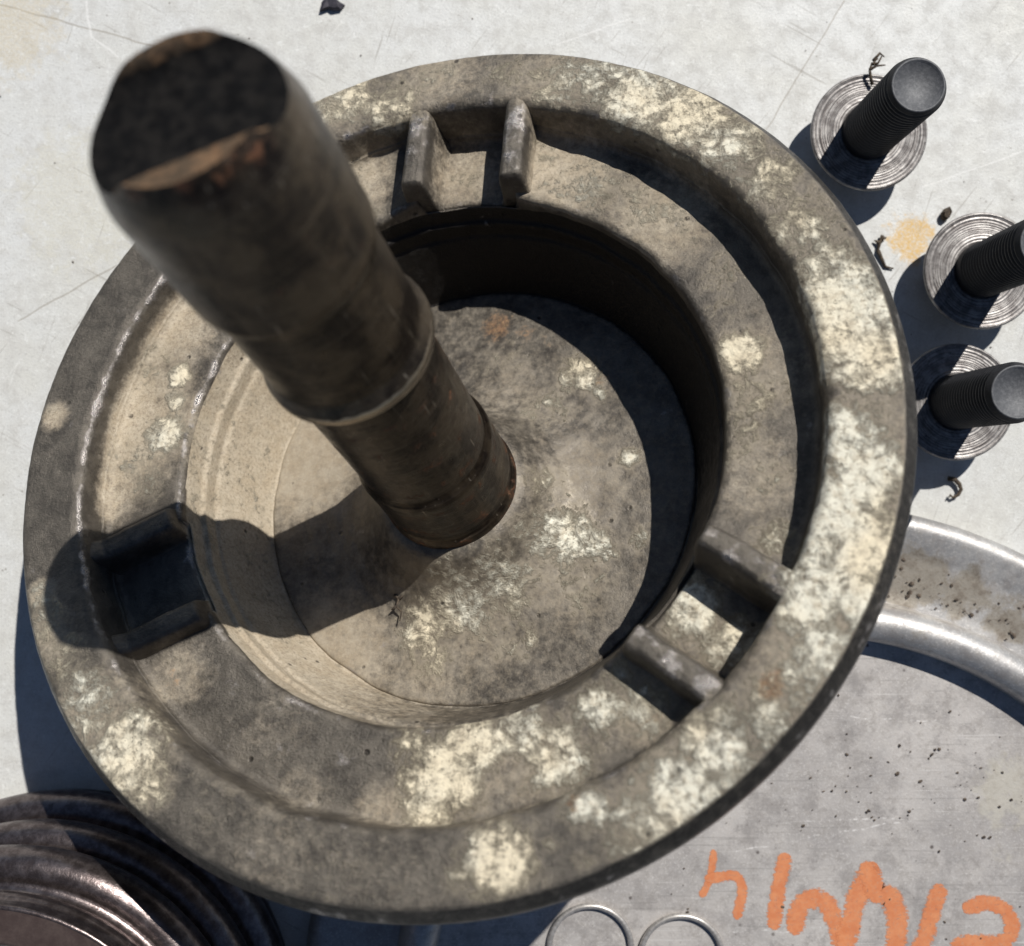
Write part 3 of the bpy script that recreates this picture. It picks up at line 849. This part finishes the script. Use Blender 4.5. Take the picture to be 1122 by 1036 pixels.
mesh_obj('plate_floor', V, Fl, M_FLOOR, pl, attrs=plate_attrs(V, False))

# orange paint-pen strokes (hand lettering, upside down to the viewer)
def P2(x, y): return (740 + x / 2.937, 920 + y / 2.937)
strokes = [
    ([(122, 45), (118, 90), (108, 130), (88, 172)], 9), ([(112, 122), (150, 118), (190, 116), (212, 140), (213, 180), (200, 238)], 12),
    ([(350, 68), (338, 130), (326, 200), (318, 262)], 18),
    ([(388, 272), (402, 215), (440, 188), (485, 205), (515, 260), (535, 330), (548, 400)], 23), ([(545, 340), (570, 240), (595, 160), (622, 105)], 25),
    ([(622, 105), (640, 150), (655, 175), (690, 185), (712, 240), (712, 310), (706, 400)], 25), ([(690, 420), (760, 380), (800, 320), (825, 235), (845, 172)], 21),
    ([(950, 215), (1010, 202), (1060, 228), (1085, 275), (1070, 318), (1010, 330), (920, 332), (900, 370)], 18)]
def stroke_mesh(pts, wpx, seed):
    w3 = [world_at(*P2(*p), PF) - PLATE_C for p in pts]
    # Catmull-Rom
    dn = []
    for i in range(len(w3) - 1):
        p0 = w3[max(i - 1, 0)]; p1 = w3[i]; p2 = w3[i + 1]; p3 = w3[min(i + 2, len(w3) - 1)]
        for k in range(10):
            t = k / 10
            dn.append(0.5 * ((2 * p1) + (p2 - p0) * t + (2 * p0 - 5 * p1 + 4 * p2 - p3) * t * t + (3 * p1 - p0 - 3 * p2 + p3) * t ** 3))
    dn.append(w3[-1])
    hw = wpx * 0.176 * 0.5
    VV = []; FF = []; ED = []
    m = 9
    zt_ = PF + 0.03 + 0.006 * seed
    # round caps: extend the ribbon by half a width with a circular outline
    n = len(dn)
    ext = []
    t0_ = (dn[1] - dn[0]).normalized(); t1_ = (dn[-1] - dn[-2]).normalized()
    for q in (0.98, 0.85, 0.6, 0.3): ext.append((dn[0] - t0_ * hw * q, math.sqrt(1 - q * q)))
    for p in dn: ext.append((p, 1.0))
    for q in (0.3, 0.6, 0.85, 0.98): ext.append((dn[-1] + t1_ * hw * q, math.sqrt(1 - q * q)))
    for i, (p, k_) in enumerate(ext):
        t_ = (ext[min(i + 1, len(ext) - 1)][0] - ext[max(i - 1, 0)][0]); t_.z = 0; t_.normalize()
        s_ = Vector((-t_.y, t_.x, 0))
        for j in range(m):
            c = -1 + 2 * j / (m - 1)
            wv_ = hw * k_ * (1 + 0.14 * mn.noise(Vector((p.x * 0.35, p.y * 0.35, seed + (5 if c > 0 else 0)))))
            q = p + s_ * (c * wv_)
            VV.append((q.x, q.y, zt_ ))
            ED.append(min(1.0, 2.2 * (1 - abs(c)) * k_))
    FF = [tuple(f)[::-1] for f in grid_faces(len(ext), m, False)]
    return VV, FF, ED
for i, (pts, w) in enumerate(strokes):
    VV, FF, ED = stroke_mesh(pts, w * 1.12, i)
    mesh_obj('paint_stroke', VV, FF, M_PAINT, pl, attrs=dict(edge=ED))

# ------------------------------------------------------------------ dark grooved ring, lower left
RC = Vector((-88.6, -108.4, 0.0))
ring = empty('grooved_ring', RC)
tag(ring, 'dark oily steel ring with rounded grooves, half under the hub at lower left', 'ring')
gp = [(42.0, 0.2), (44.0, 0.3)] + arc_pts(41.4, 8.0, 4.4, -60, 90, 10) + [(40.6, 12.6), (39.6, 13.2), (39.4, 14.0)]
gp += arc_pts(39.0, 18.4, 4.2, -60, 90, 10) + [(38.4, 22.8), (37.4, 23.4)]
gp += arc_pts(37.6, 29.6, 4.4, -75, 100, 16) + [(36.0, 34.6), (35.6, 35.4), (36.6, 37.0), (37.2, 38.4), (37.1, 39.6), (36.6, 40.3), (36.5, 42.2)]
gp += arc_pts(35.8, 42.3, 0.7, 0, 90, 5)
V, F = lathe(dense(gp, 0.7), 300)
for i in range(len(V)):
    kk = 1 + 0.0035 * fbm(V[i], 0.15, 3)
    V[i, 0] *= kk; V[i, 1] *= kk
mesh_obj('grooved_side', V, F, M_RING, ring)
fp2 = [(35.8, 43.0), (30.4, 43.0)] + arc_pts(30.4, 42.2, 0.8, 90, 180, 4) + [(29.6, 0.3)]
V, F = lathe(dense(fp2, 1.5), 240)
mesh_obj('top_face', V, F, M_RINGFLAT, ring)
V, F = lathe(dense([(29.7, 40.6), (29.0, 41.2), (12.0, 41.4), (11.4, 41.0), (11.4, 30.0)], 1.5), 160)  # added pale disc, standing in for sunlit bench seen through the ring
mesh_obj('bench_stand_in', V, F, M_STAND_IN, ring)

# ------------------------------------------------------------------ two wire rings on the plate
for (px, py, rpx, lab) in ((647, 1038, 46, 'thin wire ring on the grey plate, half in the shadow of the hub'),
                           (747, 1049, 46, 'thin wire ring on the grey plate in the sun, below the orange lettering')):
    c = world_at(px, py, PF + 1)
    r = rpx * 0.175
    w = mesh_obj('wire_ring', *lathe(arc_pts(r, 0.0, 0.60, 0, 360, 12), 120), M_WIRE, loc=(c.x, c.y, PF + 0.62))
    tag(w, lab, 'ring', 'wire rings on the plate')

# ------------------------------------------------------------------ scraps and twigs
def twig(name, lab, cat, paths, r, mat, group=None):
    VV = []; FF = []
    for pts in paths:
        n = len(pts)
        tv, tf = tube(pts, r, 7, [max(0.25, 1 - 0.65 * abs(i / (n - 1))) for i in range(n)])
        o = len(VV); VV += tv; FF += [tuple(i + o for i in f) for f in tf]
    b = Vector(paths[0][0]); b = Vector((b.x, b.y, 0))
    o = mesh_obj(name, [tuple(Vector(v) - b) for v in VV], FF, mat, loc=b)
    return tag(o, lab, cat, group)
def W(x, y, z): return tuple(world_at(x, y, z))
def chaff(paths_px):
    return [[W(*p) for p in path] for path in paths_px]
twig('twig', 'small dry forked twig lying on the topmost bolt washer', 'twig',
     chaff([[(956, 93, 8.6), (954, 84, 9.0), (953, 76, 9.4), (955, 70, 9.6), (962, 64, 9.4)], [(953, 76, 9.4), (960, 72, 9.2), (970, 71, 8.8)], [(955, 70, 9.6), (962, 69, 9.5), (967, 60, 9.2)], [(957, 66, 9.4), (964, 58, 9.0), (969, 62, 8.8)]]), 0.36, M_TWIG)
twig('twig', 'small dry twig lying on the bench beside the ochre stain', 'twig',
     chaff([[(967, 258, 0.7), (964, 266, 0.8), (962, 274, 0.7), (964, 282, 0.5)], [(962, 274, 0.7), (970, 292, 0.4), (979, 294, 0.4)], [(964, 266, 0.8), (958, 263, 0.6)], [(966, 262, 0.9), (971, 260, 0.7)]]), 0.42, M_TWIG)
twig('metal_shaving', 'dark curled shaving on the bench below the lowest bolt', 'shaving',
     chaff([[(1039, 524, 0.9), (1046, 525, 1.0), (1051, 530, 1.0), (1053, 536, 1.0), (1050, 542, 1.0), (1044, 545, 0.9), (1041, 542, 0.8), (1040, 545, 0.8)]]), 0.55, M_TWIG)
pd = SB + SH_R @ Vector((0, 0, 0))
def DP(x, y, h):
    u, v, t = on_plane(x, y, SB, SH_R, h)
    return tuple(SB + SH_R @ Vector((u, v, h)))
twig('twig', 'tiny black twig lying on the disc beside the shaft shadow', 'twig',
     [[DP(432, 652, .7), DP(437, 656, 1.0), DP(434, 664, 1.2), DP(440, 670, .9), DP(438, 680, .6)], [DP(437, 656, 1.0), DP(445, 650, .9)], [DP(434, 664, 1.2), DP(429, 668, .9)]], 0.32, M_TWIG)
def scrap(name, lab, cat, outline, z, th_, mat):
    n = len(outline)
    c = world_at(*[sum(p[i] for p in outline) / n for i in (0, 1)], z)
    VV = []
    for k_, zz_ in ((1.0, z), (1.0, z + th_ * 0.6), (0.72, z + th_)):
        for i, p in enumerate(outline):
            q = world_at(p[0], p[1], z)
            d_ = q - c
            VV.append((d_.x * k_, d_.y * k_, zz_ + 0.15 * th_ * math.sin(i * 2.1)))
    FF = []
    for a in range(2):
        for i in range(n):
            FF.append((a * n + i, a * n + (i + 1) % n, (a + 1) * n + (i + 1) % n, (a + 1) * n + i))
    FF.append(tuple(2 * n + i for i in range(n)))
    FF = [f[::-1] for f in FF]
    o = mesh_obj(name, VV, FF, mat, smooth=False, loc=(c.x, c.y, 0.0))
    return tag(o, lab, cat)
scrap('rubber_scrap', 'small dark scrap on the bench at the top edge of the picture', 'scrap', [(351, 13), (353, 4), (357, -3), (368, -2), (372, 3), (378, 6), (374, 11), (366, 12), (360, 10)], 0.15, 1.1, M_BLACKBIT)
scrap('seed_husk', 'brown pointed seed husk touching the middle bolt', 'husk', [(1031, 240), (1030, 234), (1034, 229), (1039, 227), (1041, 233), (1039, 239), (1035, 242)], 0.15, 1.6, M_TWIG)

# countless crumbs of dirt on the plate and bench
def crumbs(name, spots, lab):
    VV = []; FF = []
    ico = [(0, 0, 1), (0.9, 0, 0.3), (0.28, 0.85, 0.35), (-0.72, 0.53, 0.3), (-0.72, -0.53, 0.35), (0.28, -0.85, 0.3), (0, 0, -0.4)]
    tf = [(0, 1, 2), (0, 2, 3), (0, 3, 4), (0, 4, 5), (0, 5, 1), (6, 2, 1), (6, 3, 2), (6, 4, 3), (6, 5, 4), (6, 1, 5)]
    for (p, s) in spots:
        o = len(VV); a = random.uniform(0, 6.28); ex_ = random.uniform(0.6, 1.8)
        for v in ico:
            j = 1 + random.uniform(-.3, .3)
            x, y = v[0] * s * ex_ * j, v[1] * s * j
            VV.append((p[0] + x * math.cos(a) - y * math.sin(a), p[1] + x * math.sin(a) + y * math.cos(a), p[2] + v[2] * s * 0.55))
        FF += [tuple(i + o for i in f) for f in tf]
    o = mesh_obj(name, VV, FF, M_CRUMB, smooth=False)
    return tag(o, lab, None, kind='stuff')
spots = []
for _ in range(90):
    x = random.gauss(1000, 75); y = random.gauss(850, 45)
    p = world_at(x, y, PF + 0.15)
    if (p - PLATE_C).xy.length < 68: spots.append((p, abs(random.gauss(0.05, 0.16)) + 0.05))
for _ in range(40):
    x = random.uniform(720, 1122); y = random.uniform(780, 1036)
    p = world_at(x, y, PF + 0.15)
    if (p - PLATE_C).xy.length < 68: spots.append((p, abs(random.gauss(0.08, 0.12)) + 0.05))
for _ in range(170):
    a = math.radians(random.uniform(42, 82)); r = random.gauss(85.0, 2.4)
    if 82.6 < r < 93: spots.append((PLATE_C + Vector((r * math.cos(a), r * math.sin(a), 5.35)), abs(random.gauss(0.16, 0.2)) + 0.07))
crumbs('dirt_crumbs', spots, 'dark crumbs of dirt scattered over the grey plate')
spots = []
for _ in range(150):
    x = random.uniform(0, 1122); y = random.uniform(0, 600)
    spots.append((world_at(x, y, 0.06), abs(random.gauss(0.03, 0.09)) + 0.05))
crumbs('bench_grit', spots, 'fine dark grit scattered over the white bench')

# ------------------------------------------------------------------ render settings
sc.render.engine = 'CYCLES'
sc.cycles.use_denoising = True
